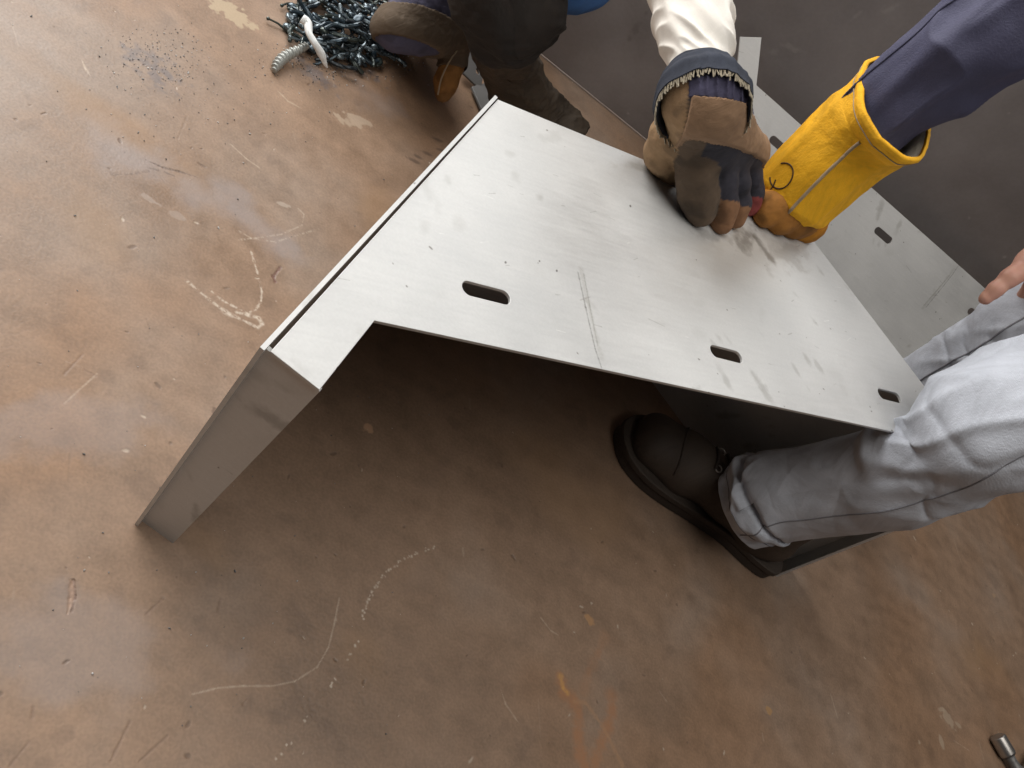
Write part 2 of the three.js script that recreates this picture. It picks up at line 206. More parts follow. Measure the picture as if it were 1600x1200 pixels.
const M = {
  jeans: cloth([.50, .525, .585], 21, { rep: 7, amt: .35 }), stitch: new THREE.MeshStandardMaterial({ color: new THREE.Color(.20, .20, .22), roughness: .9 }), thread: new THREE.MeshStandardMaterial({ color: new THREE.Color(.55, .52, .5), roughness: .9 }),
  navy: cloth([.060, .060, .115], 23, { rep: 7, rough: .7, amt: .25, sheen: .3 }), white: cloth([.80, .76, .70], 24, { rep: 8, amt: .12, bump: .0003 }), knit: cloth([.030, .036, .055], 25, { rep: 10, amt: .5, bump: .001 }),
  yellow: leather([.84, .43, .010], 26, { rep: 5, amt: .5 }), yellowIn: leather([.72, .66, .54], 27), brownSeam: new THREE.MeshStandardMaterial({ color: new THREE.Color(.34, .26, .17), roughness: .9 }), ink: new THREE.MeshStandardMaterial({ color: new THREE.Color(.06, .03, .01), roughness: .8 }),
  boot: leather([.058, .042, .031], 28, { rough: .7, rep: 8, bump: .0008 }), sole: leather([.052, .038, .029], 29, { rough: .7, rep: 10 }), bootB: leather([.045, .031, .019], 30, { rough: .75, rep: 6, amt: .9 }),
  strap: leather([.27, .165, .095], 31, { rep: 7 }), strapDark: leather([.105, .072, .045], 36, { rep: 7 }), glove: new THREE.MeshPhysicalMaterial({ vertexColors: true, roughness: .88, bumpMap: suedeBump, bumpScale: .0006 }), fringe: cloth([.55, .48, .36], 33, { rep: 12 }),
  skin: new THREE.MeshPhysicalMaterial({ vertexColors: true, roughness: .5, sheen: .2 }), dark: leather([.016, .012, .010], 34, { rep: 4, amt: 1.0 }), blue: cloth([.05, .14, .36], 35),
  metal: new THREE.MeshStandardMaterial({ color: new THREE.Color(.42, .40, .38), metalness: .9, roughness: .35 }), greyMetal: new THREE.MeshStandardMaterial({ color: new THREE.Color(.17, .165, .16), metalness: .4, roughness: .5 }),
};

// ---------------------------------------------------------------- upright steel sheet behind
{
  const S = new Sheet(1024, 512, 0, 0, 2.4, 1.2), r = rng(5);
  S.fill((x, y) => { const big = fbm(x * 2.5, y * 2.5, 4), mid = fbm(x * 14, y * 14 + 5, 4), gr = noise(x * 300, y * 300); const k = .25 + .14 * (big - .5) + .09 * (mid - .5) + .02 * (gr - .5); return { c: [k * 1.05, k * .96, k * .95], r: clamp(.40 + .3 * (big - .5) + .2 * (mid - .5), .25, .8), b: .5 + .1 * (mid - .5) + .08 * (gr - .5) }; });
  for (let k = 0; k < 90; k++) { const s = .0015 + r() * .003; S.blob(r() * 2.4, r() * .9, s * (1 + r()), s, r() * 3, [.42, .38, .37], .6, { soft: .7, rough: .6, freq: 200 }); }
  for (let k = 0; k < 60; k++) S.blob(.3 + r() * 2.0, .03 + r() * .65, .008 + r() * .03, .002 + r() * .007, .4 + r() * 1.4, k % 3 ? [.42, .39, .38] : [.14, .12, .115], .2 + .3 * r(), { soft: .9, rough: 1, freq: 120, seed: k });
  const mk = k => { const t = S.tex(k); t.repeat.set(1 / 2.4, 1 / 1.2); return t; };
  const m = new THREE.MeshPhysicalMaterial({ map: mk('c'), roughnessMap: mk('r'), bumpMap: mk('b'), bumpScale: .0012, roughness: 1, metalness: .15 });
  const d = V(.893, 0, -.45).normalize(), base = V(-.637 * H, 0, -1.925 * H);
  const g = new THREE.BoxGeometry(2.6, .72, .008, 1, 1, 1), p = g.attributes.position, uv = g.attributes.uv; for (let i = 0; i < p.count; i++) uv.setXY(i, p.getX(i) + 1.3, p.getY(i) + .36);
  const w = new THREE.Mesh(g, m); w.name = 'steel_sheet'; w.castShadow = w.receiveShadow = true; w.position.copy(base).addScaledVector(d, 1.3 - .22).add(V(0, .364, 0)); w.rotation.y = Math.atan2(-d.z, d.x); scene.add(w);
  tag(w, 'large dark mill-scale steel sheet standing upright behind the slotted blank', 'steel sheet');
}

// ---------------------------------------------------------------- folded steel hood and the loose blank
const TH = 0.0032;
function plateGeo() {
  const s = new THREE.Shape(); const pts = [[-hb, DD], [hb, DD], [-to[0], to[1]], [-ti[0], ti[1]], [hf, 0], [-hf, 0], ti, to]; pts.forEach(([x, y], i) => i ? s.lineTo(x, y) : s.moveTo(x, y)); s.closePath();
  for (const c of [-ss, 0, ss]) { const h = new THREE.Path(), l = .0155, r = .0068, y = so; h.moveTo(c - l, y - r); h.lineTo(c + l, y - r); h.absarc(c + l, y, r, -Math.PI / 2, Math.PI / 2, false); h.lineTo(c - l, y + r); h.absarc(c - l, y, r, Math.PI / 2, Math.PI * 1.5, false); s.holes.push(h); }
  const g = new THREE.ExtrudeGeometry(s, { depth: TH - .0008, bevelEnabled: true, bevelThickness: .0004, bevelSize: .0004, bevelOffset: -.0004, bevelSegments: 2, curveSegments: 10 }); g.translate(0, 0, -TH + .0004); g.rotateX(-Math.PI / 2); return g;
}
{
  const base = V(PC[0], 0, -PC[1]);
  const hood = thing('steel_hood', 'folded light grey steel hood standing on its side panels, pressed down by gloved hands', 'steel hood', base);
  const pg = plateGeo(); pg.applyMatrix4(plateMatrix); part('top_plate', pg, steelMat, hood);
  const flat = new THREE.Matrix4().makeBasis(V(Math.sin(YAW), 0, -Math.cos(YAW)), V(0, 1, 0), V(Math.cos(YAW), 0, Math.sin(YAW))).setPosition(base);
  const hAt = (a, b) => PH + TA * a + TB * b;
  for (const sgn of [-1, 1]) {
    const out = (p, k, f = 0) => [p[0] + nnx * k - tx * f, p[1] + nny * k - ty * f];
    const gapF = sgn < 0 ? .0030 : -.0012, gapB = sgn < 0 ? .0012 : -.0012;
    const Fi = out(to, gapF, .0035), Bi = out([-hb, DD], gapB), Fo = out(to, gapF + TH, .0035), Bo = out([-hb, DD], gapB + TH);
    const f = p => [sgn < 0 ? p[0] : -p[0], p[1]];
    const hF = hAt(...f(to)), hB = hAt(...f([-hb, DD])), lift = sgn < 0 ? .0014 : -TH - .0005;
    // side panel: a prism with a sloping top that follows the plate
    const along = (P, Q, t) => [mix(P[0], Q[0], t), mix(P[1], Q[1], t)], L = Math.hypot(Bi[0] - Fi[0], Bi[1] - Fi[1]), Fi2 = Fi, Fo2 = Fo;
    const q = [Fi2, Bi, Bo, Fo2].map(f), hh = [hF + lift, hB + lift, hB + lift, hF + lift], pos = [], uv = [];
    const quad = (a, b, c, d) => { for (const i of [a, b, c, a, c, d]) { pos.push(i[0], i[1], -i[2]); uv.push(i[3], i[4]); } };
    const leanIn = sgn < 0 ? .006 : 0, P = (i, top) => [q[i][0] - (top ? 0 : nnx * leanIn), top ? hh[i] : 0, q[i][1] - (top ? 0 : nny * leanIn)], U = (v, u, w) => [...v, u, w];
    const face = (i, j, w) => quad(U(P(i, 0), -w / 2, -.05), U(P(j, 0), w / 2, -.05), U(P(j, 1), w / 2, .26), U(P(i, 1), -w / 2, .26));
    face(0, 1, L); face(2, 3, L); face(1, 2, TH); face(3, 0, TH); quad(U(P(0, 1), -.1, 0), U(P(1, 1), .2, 0), U(P(2, 1), .2, TH), U(P(3, 1), -.1, TH));
    let g = new THREE.BufferGeometry(); g.setAttribute('position', new THREE.Float32BufferAttribute(pos, 3)); g.setAttribute('uv', new THREE.Float32BufferAttribute(uv, 2)); g.computeVertexNormals(); g.applyMatrix4(flat);
    const panel = part('side_panel', g, steelMat, hood);
    if (sgn > 0) { const bq = [[-hb - .0008, DD - .001], [hb + .0008, DD - .001], [hb - .001, DD - .001 - TH], [-hb - .0008, DD - .001 - TH]], bs = new THREE.Shape(); bq.forEach(([x, y], i) => i ? bs.lineTo(x, y) : bs.moveTo(x, y)); bs.closePath(); const bg = new THREE.ExtrudeGeometry(bs, { depth: hAt(-hb, DD) - TH - .001, bevelEnabled: false }); bg.rotateX(-Math.PI / 2); bg.applyMatrix4(flat); part('back_panel', bg, steelMat, hood); }  // unseen back panel, keeps the space under the plate dark
    // flange: flat strip set back under the tab, welded inside the panel
    const w = .0523 * H + gapF + .001, sb = .006, X = (u, v) => f([Fi[0] - nnx * u + tx * v, Fi[1] - nny * u + ty * v]), fh = hF - TH - .0008;
    const ft = [[-.0002, sb], [w, sb], [w, sb + TH], [-.0002, sb + TH]].map(r => X(...r)), fb = [[leanIn - .0002, sb], [w - (sgn < 0 ? .004 : 0), sb], [w - (sgn < 0 ? .004 : 0), sb + TH], [leanIn - .0002, sb + TH]].map(r => X(...r));
    pos.length = 0; uv.length = 0; const T = (i, u) => [ft[i][0], fh, ft[i][1], u, .26], B = (i, u) => [fb[i][0], 0, fb[i][1], u, -.05];
    quad(B(0, 0), B(1, w), T(1, w), T(0, 0)); quad(B(2, w), B(3, 0), T(3, 0), T(2, w)); quad(B(1, 0), B(2, TH), T(2, TH), T(1, 0)); quad(B(3, 0), B(0, TH), T(0, TH), T(3, 0)); quad(T(0, 0), T(1, w), T(2, w), T(3, 0));
    g = new THREE.BufferGeometry(); g.setAttribute('position', new THREE.Float32BufferAttribute(pos, 3)); g.setAttribute('uv', new THREE.Float32BufferAttribute(uv, 2)); g.computeVertexNormals(); g.applyMatrix4(flat); part('flange', g, steelMat, hood);
  }
  // second blank, not yet folded, leaning on the dark sheet
  const blank = new THREE.Mesh(plateGeo(), steelMat); blank.name = 'steel_blank'; blank.castShadow = blank.receiveShadow = true;
  const rv = V(-0.38236878, -3.14219083, 1.62262405), th = rv.length(), ax = rv.clone().normalize();
  const Rm = new THREE.Matrix4().makeRotationAxis(ax, th), S = new THREE.Matrix4().makeScale(1, 1, -1), RR = S.clone().multiply(Rm).multiply(S);
  blank.quaternion.setFromRotationMatrix(RR); blank.position.set(0.27892 * H, 0.35107 * H - .015, -2.27158 * H); scene.add(blank);
  tag(blank, 'flat trapezoid steel blank with slots leaning against the dark upright sheet', 'steel blank');
}

// ---------------------------------------------------------------- soft shapes: lofted cloth and blended-capsule skin
// rings along a path; theta = 0 faces the camera. keys: [Vector3, radius, flatten?]; prof(s) scales, disp(s, th) adds metres
function loft(keys, { segs = 120, rad = 72, disp = () => 0, rings, capA = true, capB = true, uvScale = 1, squash } = {}) {
  const curve = new THREE.CatmullRomCurve3(keys.map(k => k[0]), false, 'centripetal'), n = keys.length - 1, len = curve.getLength();
  const rAt = s => { const t = clamp(s) * n, i = Math.min(n - 1, Math.floor(t)), f = t - i, g = f * f * (3 - 2 * f); return mix(keys[i][1], keys[i + 1][1], g); };
  const list = rings ?? [...Array(segs + 1).keys()].map(i => [i / segs, 0]);
  const pos = [], uv = [], idx = [];
  list.forEach(([s, dr], j) => {
    const c = curve.getPoint(s), t = curve.getTangent(s); const e1 = camera.position.clone().sub(c); e1.addScaledVector(t, -e1.dot(t)).normalize(); const e2 = t.clone().cross(e1).normalize();
    for (let i = 0; i <= rad; i++) {
      const th = i / rad * Math.PI * 2, r = rAt(s) + dr + disp(s, th, len); const q = squash ? squash(s) : [1, 1];
      const p = c.clone().addScaledVector(e1, Math.cos(th) * r * q[0]).addScaledVector(e2, Math.sin(th) * r * q[1]); pos.push(p.x, p.y, p.z); uv.push(i / rad * 2 * Math.PI * .06 * uvScale, s * len * uvScale);
    }
  });
  const W = rad + 1; for (let j = 0; j + 1 < list.length; j++) for (let i = 0; i < rad; i++) { const a = j * W + i; idx.push(a, a + 1, a + W, a + 1, a + W + 1, a + W); }
  const cap = (j, flip) => { const c = curve.getPoint(list[j][0]), k = pos.length / 3; pos.push(c.x, c.y, c.z); uv.push(0, 0); for (let i = 0; i < rad; i++) flip ? idx.push(k, j * W + i + 1, j * W + i) : idx.push(k, j * W + i, j * W + i + 1); };
  if (capA) cap(0, true); if (capB) cap(list.length - 1, false);
  const g = new THREE.BufferGeometry(); g.setAttribute('position', new THREE.Float32BufferAttribute(pos, 3)); g.setAttribute('uv', new THREE.Float32BufferAttribute(uv, 2)); g.setIndex(idx); g.computeVertexNormals();
  { const nn = g.attributes.normal; for (let j = 0; j < list.length; j++) { const a = j * W, b = a + rad, x = nn.getX(a) + nn.getX(b), y = nn.getY(a) + nn.getY(b), z = nn.getZ(a) + nn.getZ(b), l = Math.hypot(x, y, z) || 1; nn.setXYZ(a, x / l, y / l, z / l); nn.setXYZ(b, x / l, y / l, z / l); } }
  g.userData = { surf: (s, th, off = 0) => { const c = curve.getPoint(s), t = curve.getTangent(s); const e1 = camera.position.clone().sub(c); e1.addScaledVector(t, -e1.dot(t)).normalize(); const e2 = t.clone().cross(e1).normalize(); const r = rAt(s) + disp(s, th, len) + off, q = squash ? squash(s) : [1, 1]; return c.addScaledVector(e1, Math.cos(th) * r * q[0]).addScaledVector(e2, Math.sin(th) * r * q[1]); } };
  return g;
}
const strand = (pts, r, seg = 80, rad = 6) => new THREE.TubeGeometry(new THREE.CatmullRomCurve3(pts, false, 'centripetal'), seg, r, rad, false);
const ridge = (x, y, z = 0) => { const v = 1 - Math.abs(2 * noise(x, y, z) - 1); return v * v; };
const smin = (a, b, k) => { const h = Math.max(k - Math.abs(a - b), 0) / k; return Math.min(a, b) - h * h * k * .25; };
function bones(list) {                              // list of [a, b, ra, rb, k]
  return list.map(([a, b, ra, rb, tagv]) => ({ a, d: b.clone().sub(a), l2: Math.max(1e-9, b.distanceToSquared(a)), ra, rb, tag: tagv }));
}
function boneDist(o, x, y, z) { const px = x - o.a.x, py = y - o.a.y, pz = z - o.a.z, t = clamp((px * o.d.x + py * o.d.y + pz * o.d.z) / o.l2); return Math.hypot(px - t * o.d.x, py - t * o.d.y, pz - t * o.d.z) - mix(o.ra, o.rb, t); }
function field(bs, k, extra) { return (x, y, z) => { let d = 1e3; for (const o of bs) d = smin(d, boneDist(o, x, y, z), o.k ?? k); return extra ? extra(d, x, y, z) : d; }; }
function boxOf(bs, m) { const b = new THREE.Box3(); for (const o of bs) { const R = Math.max(o.ra, o.rb) + m; b.expandByPoint(o.a.clone().addScalar(R)); b.expandByPoint(o.a.clone().addScalar(-R)); const e = o.a.clone().add(o.d); b.expandByPoint(e.clone().addScalar(R)); b.expandByPoint(e.clone().addScalar(-R)); } return b; }
function netMesh(f, box, cell, colour, uvs = 1) {    // surface nets
  const mn = box.min, nx = Math.ceil((box.max.x - mn.x) / cell) + 1, ny = Math.ceil((box.max.y - mn.y) / cell) + 1, nz = Math.ceil((box.max.z - mn.z) / cell) + 1, F = new Float32Array(nx * ny * nz), id = (i, j, k) => (k * ny + j) * nx + i;
  for (let k = 0; k < nz; k++) for (let j = 0; j < ny; j++) for (let i = 0; i < nx; i++) F[id(i, j, k)] = f(mn.x + i * cell, mn.y + j * cell, mn.z + k * cell);
  const vid = new Int32Array(nx * ny * nz).fill(-1), pos = [], idx = [];
  const E = [[0, 1], [2, 3], [4, 5], [6, 7], [0, 2], [1, 3], [4, 6], [5, 7], [0, 4], [1, 5], [2, 6], [3, 7]];
  for (let k = 0; k < nz - 1; k++) for (let j = 0; j < ny - 1; j++) for (let i = 0; i < nx - 1; i++) {
    const v = []; let m = 0; for (let n = 0; n < 8; n++) { const q = F[id(i + (n & 1), j + (n >> 1 & 1), k + (n >> 2))]; v.push(q); if (q < 0) m++; } if (m === 0 || m === 8) continue;
    let x = 0, y = 0, z = 0, c = 0; for (const [a, b] of E) if ((v[a] < 0) !== (v[b] < 0)) { const t = v[a] / (v[a] - v[b]); x += mix(a & 1, b & 1, t); y += mix(a >> 1 & 1, b >> 1 & 1, t); z += mix(a >> 2, b >> 2, t); c++; }
    vid[id(i, j, k)] = pos.length / 3; pos.push(mn.x + (i + x / c) * cell, mn.y + (j + y / c) * cell, mn.z + (k + z / c) * cell);
  }
  const q4 = (a, b, c, d, fl) => { if (a < 0 || b < 0 || c < 0 || d < 0) return; fl ? idx.push(a, c, b, a, d, c) : idx.push(a, b, c, a, c, d); };
  for (let k = 1; k < nz - 1; k++) for (let j = 1; j < ny - 1; j++) for (let i = 1; i < nx - 1; i++) {
    const s0 = F[id(i, j, k)] < 0;
    if (s0 !== (F[id(i + 1, j, k)] < 0)) q4(vid[id(i, j - 1, k - 1)], vid[id(i, j, k - 1)], vid[id(i, j, k)], vid[id(i, j - 1, k)], !s0);
    if (s0 !== (F[id(i, j + 1, k)] < 0)) q4(vid[id(i - 1, j, k - 1)], vid[id(i - 1, j, k)], vid[id(i, j, k)], vid[id(i, j, k - 1)], !s0);
    if (s0 !== (F[id(i, j, k + 1)] < 0)) q4(vid[id(i - 1, j - 1, k)], vid[id(i, j - 1, k)], vid[id(i, j, k)], vid[id(i - 1, j, k)], !s0);
  }
  const nor = [], uv = [], col = [], e = cell * .6;
  for (let n = 0; n < pos.length; n += 3) { const x = pos[n], y = pos[n + 1], z = pos[n + 2]; const gx = f(x + e, y, z) - f(x - e, y, z), gy = f(x, y + e, z) - f(x, y - e, z), gz = f(x, y, z + e) - f(x, y, z - e), l = Math.hypot(gx, gy, gz) || 1; nor.push(gx / l, gy / l, gz / l); uv.push((x + z * .3) * uvs, (y + z * .9) * uvs); if (colour) col.push(...colour(x, y, z)); }
  const g = new THREE.BufferGeometry(); g.setAttribute('position', new THREE.Float32BufferAttribute(pos, 3)); g.setAttribute('normal', new THREE.Float32BufferAttribute(nor, 3)); g.setAttribute('uv', new THREE.Float32BufferAttribute(uv, 2)); if (colour) g.setAttribute('color', new THREE.Float32BufferAttribute(col, 3)); g.setIndex(idx); return g;
}

// ---------------------------------------------------------------- the person in pale jeans, legs astride the hood's end
{
  const base = on(1150, 850); base.y = 0;
  const p = thing('person', 'person in faded pale blue jeans and dark work boots, bare hand on knee', 'person', base);
  // jeans: near leg, from the hem to the thigh
  const legKeys = [[at(1163, 796, 1.10), .054], [at(1205, 778, 1.075), .058], [at(1265, 767, 1.045), .057], [at(1340, 754, 1.005), .058], [at(1420, 737, .955), .0595], [at(1475, 712, .925), .062], [at(1535, 672, .895), .072], [at(1620, 635, .88), .074], [at(1760, 590, .90), .08]];
  const n2 = (th, q) => noise(Math.cos(th) * 1.3 + q, Math.sin(th) * 1.3 + q);
  const fold = (s, th, len, k, A) => {
    const u = s * len, c = Math.cos(th), sn = Math.sin(th), hem = sstep(.20, .06, s), knee = sstep(.36, .52, s);
    let d = A * (.0115 * (hem * 1.15 + .12) * (ridge(u * 26 + c * 1.6 + k, sn * 1.4 + 3, c * 1.2) - .35) + .0065 * knee * (ridge(u * 17 - sn * 2.6 + k, c * 1.2 + 7, sn * .8) - .35));
    const cr = Math.pow(1 - Math.abs(2 * noise(u * 22 + 1.6 * n2(th, 3) + k, c * 1.5 + 20, sn * 1.5) - 1), 9); d -= A * .0032 * cr * (hem + knee * .9 + .15);
    d += .0035 * (noise(u * 16 + k, c * 2, sn * 2) - .5) + .0012 * (noise(u * 60, c * 7, sn * 7) - .5); return d;
  };
  const dispL = (s, th, len) => fold(s, th, len, 0, s < .05 ? s / .05 : 1) - .011 * Math.exp(-(((s - .115 - .012 * Math.sin(th * 2)) / .010) ** 2)) * (.35 + .65 * noise(th * 1.3, 4)) + .006 * Math.exp(-(((s - .085) / .016) ** 2)) * noise(th * 1.6, 9) + .005 * Math.exp(-(((s - .47) / .02) ** 2)) * sstep(-.2, .6, -Math.sin(th));
  const N = 230, rings = []; rings.push([.05, -.006]); rings.push([.0, -.006]); rings.push([0, -.001]); for (let i = 0; i <= N; i++) rings.push([i / N, 0]);
  const lg = loft(legKeys, { rings, rad: 128, disp: dispL, capA: false }); const jn = part('jeans_leg', lg, M.jeans, p);
  const surf = lg.userData.surf, sub = (name, pts, r, m, seg = 120) => part(name, strand(pts, r, seg), m, jn);
  sub('side_seam', [...Array(60).keys()].map(i => surf(.012 + i / 59 * .95, .50 + .12 * Math.sin(i / 59 * 3.1), .0002)), .0009, M.stitch, 240);
  for (const s of [.047]) sub('hem_stitch', [...Array(49).keys()].map(i => surf(s, i / 48 * Math.PI * 2, .0002)), .0006, M.stitch);
  // jeans: far leg
  const farKeys = [[on(1345, 690, .05).addScaledVector(V(-.958, 0, .286), .06), .05], [at(1400, 640, 1.20), .053], [at(1478, 594, 1.13), .054], [at(1545, 560, 1.09), .060], [at(1625, 515, 1.05), .070], [at(1740, 465, 1.02), .08]];
  const dispF = (s, th, len) => fold(s, th, len, 31, .8);
  const fg = loft(farKeys, { segs: 170, rad: 100, disp: dispF }); const jf = part('jeans_leg', fg, M.jeans, p);
  part('side_seam', strand([...Array(40).keys()].map(i => fg.userData.surf(.1 + i / 39 * .85, -.30, .0003)), .0013, 160), M.stitch, jf);
  // boots
  const bootAt = (toeC, heelC, parent, hShaft, lean) => {
    const d = toeC.clone().sub(heelC), L = d.length(); d.normalize(); const n = V(-d.z, 0, d.x); const P = (u, v, h) => heelC.clone().addScaledVector(d, u * L).addScaledVector(n, v).add(V(0, h, 0));
    const outline = [[-.02, 0], [0, .030], [.12, .036], [.3, .034], [.5, .039], [.7, .049], [.85, .048], [.96, .032], [1.02, 0], [.96, -.036], [.85, -.05], [.7, -.05], [.5, -.04], [.3, -.033], [.12, -.036], [0, -.030]];
    const ring = new THREE.CatmullRomCurve3(outline.map(([u, v]) => V(u * L, v, 0)), true).getPoints(90);
    const slab = (h0, h1, k, name, par) => { const s = new THREE.Shape(ring.map(q => new THREE.Vector2((q.x - L / 2) * (1 + (k - 1) * .35) + L / 2, q.y * k))); const g = new THREE.ExtrudeGeometry(s, { depth: h1 - h0 - .004, bevelEnabled: true, bevelThickness: .002, bevelSize: .002, bevelSegments: 3 }); g.translate(0, 0, h0 + .002); const m = new THREE.Matrix4().makeBasis(d, n, V(0, 1, 0)).setPosition(heelC); if (m.determinant() < 0) { g.applyMatrix4(m); const ix = g.attributes.position; for (let i = 0; i < ix.count; i += 3) for (const at2 of ['position', 'normal', 'uv']) { const A = g.attributes[at2], k2 = A.itemSize; for (let q = 0; q < k2; q++) { const t = A.array[(i + 1) * k2 + q]; A.array[(i + 1) * k2 + q] = A.array[(i + 2) * k2 + q]; A.array[(i + 2) * k2 + q] = t; } } } else g.applyMatrix4(m); return part(name, g, M.sole, par); };
    const bs = bones([[P(.86, 0, .038), P(.70, .0, .040), .030, .036], [P(.88, .018, .034), P(.72, .016, .036), .024, .028], [P(.88, -.018, .034), P(.72, -.016, .036), .024, .028], [P(.70, 0, .042), P(.42, 0, .062), .036, .036], [P(.12, 0, .045), P(.5, 0, .045), .036, .034], [P(.42, 0, .062), P(.22, 0, .09), .036, .042], [P(.22, 0, .04), P(.22, 0, hShaft), .038, .046]]);
    const F = field(bs, .022, (q, x, y, z) => Math.max(q, .018 - y) - .0022 * (noise(x * 38, y * 38, z * 38) - .5));
    const up = part('boot', netMesh(F, boxOf(bs, .012), .0034, null, 1), M.boot, parent);
    slab(.0, .016, 1.0, 'sole', up); slab(.016, .026, 1.045, 'welt', up);
    // toe cap seam, eyelets and lace
    const proj = q0 => { const q = q0.clone(); for (let k = 0; k < 30; k++) { const v = F(q.x, q.y, q.z); q.y += v < 0 ? -v : -v * .7; } return q; };
    const seam = []; for (let k = -8; k <= 8; k++) { const v = k / 8 * .044, q = P(.76 + .05 * (1 - (k / 8) ** 2), v, .12); const s = proj(q); if (s.y > .03) seam.push(s.add(V(0, .0004, 0))); } if (seam.length > 3) part('toe_seam', strand(seam, .0013, 60), M.sole, up);
    for (const [u, v] of [[.62, -.016], [.54, -.018], [.62, .016], [.54, .018]]) { const q = proj(P(u, v, .14)); const t = new THREE.TorusGeometry(.0048, .0011, 8, 20); t.rotateX(-Math.PI / 2 + .3); t.translate(q.x, q.y + .0012, q.z); part('eyelet', t, M.metal, up); }
    for (const u of [.64, .58, .52, .46]) { const a = [-.02, -.01, 0, .01, .02].map(v => proj(P(u + v * .3, v, .14)).add(V(0, .0022, 0))); part('lace', strand(a, .0021, 24), M.sole, up); }
    return up;
  };
  const d0 = V(-.958, 0, .286);
  const heelC = V(.424, 0, -.972), toeC = heelC.clone().addScaledVector(d0, .292); bootAt(toeC, heelC, p, .12);
  { const h2 = on(1345, 690); h2.y = 0; bootAt(h2.clone().addScaledVector(d0, .28), h2, p, .12); }
  // bare hand on the far knee
  const D = .985, hb2 = bones([
    [at(1540, 466, D), at(1556, 452, D - .004), .0078, .0085], [at(1556, 452, D - .004), at(1578, 434, D - .006), .0088, .0100], [at(1578, 434, D - .006), at(1612, 412, D), .0108, .0150],
    [at(1572, 492, D + .05), at(1596, 470, D + .035), .0072, .0085], [at(1596, 470, D + .035), at(1625, 432, D), .0085, .012], [at(1592, 510, D + .06), at(1612, 486, D + .04), .0072, .0085], [at(1612, 486, D + .04), at(1640, 444, D + .005), .0085, .012], [at(1606, 510, D + .02), at(1628, 488, D + .012), .0065, .0075], [at(1628, 488, D + .012), at(1655, 456, D + .01), .0075, .011],
    [at(1612, 412, D), at(1650, 390, D), .019, .024], [at(1640, 436, D + .005), at(1668, 405, D), .02, .024], [at(1650, 390, D), at(1690, 350, D - .01), .025, .027], [at(1690, 350, D - .01), at(1790, 250, D - .05), .027, .036]]);
  const HF = field(hb2, .006, (q, x, y, z) => q - .0006 * (noise(x * 220, y * 220, z * 220) - .5));
  const hm = part('body', netMesh(HF, boxOf(hb2, .008), .0028, (x, y, z) => { const n = noise(x * 60, y * 60, z * 60), m = noise(x * 300, y * 300, z * 300); return [.52 + .08 * (n - .5), .27 + .06 * (n - .5) + .03 * (m - .5), .20 + .05 * (n - .5)]; }), M.skin, p, 'bare hand and forearm resting on the knee');
}

// ---------------------------------------------------------------- glove hand builder: blended capsules coloured by the piece of leather or denim they are sewn from
function gloveHand(parent, name, fingers, palm, cols, { k = .008, cell = .0026 } = {}) {
  const all = [...palm.map(q => [...q, 'palm']), ...fingers.flatMap((f, i) => { const o = []; for (let n = 0; n + 1 < f.j.length; n++) o.push([f.j[n], f.j[n + 1], f.r[n], f.r[n + 1], 'f' + i]); return o; })];
  const bs = bones(all), palmB = bs.filter(b => b.tag === 'palm');
  const fl = fingers.map((_, i) => bs.filter(b => b.tag === 'f' + i));
  const F = (x, y, z) => { let d = 1e3; for (const b of palmB) d = smin(d, boneDist(b, x, y, z), .022); let e = 1e3; for (const f of fl) { let q = 1e3; for (const b of f) q = smin(q, boneDist(b, x, y, z), .010); e = smin(e, q, .0035); } return smin(d, e, k) - .0030 * (noise(x * 55, y * 55, z * 55) - .5) - .0012 * (noise(x * 190, y * 190, z * 190) - .5); };
  const colour = (x, y, z) => { let bi = 'palm', bd = 1e3; for (const b of bs) { const d = boneDist(b, x, y, z) + (b.tag === 'palm' ? .002 : 0); if (d < bd) { bd = d; bi = b.tag; } } const c = cols[bi](x, y, z), n = noise(x * 45, y * 45, z * 45), m = noise(x * 420, y * 420, z * 420), st = sstep(.55, .8, noise(x * 70 + 9, y * 70, z * 70)); const g = (.82 + .3 * n + .22 * (m - .5)) * (1 - .35 * st); return c.map(v => v * g); };
  return [part(name, netMesh(F, boxOf(bs, .012), cell, colour, 8), M.glove, parent), F, bs];
}

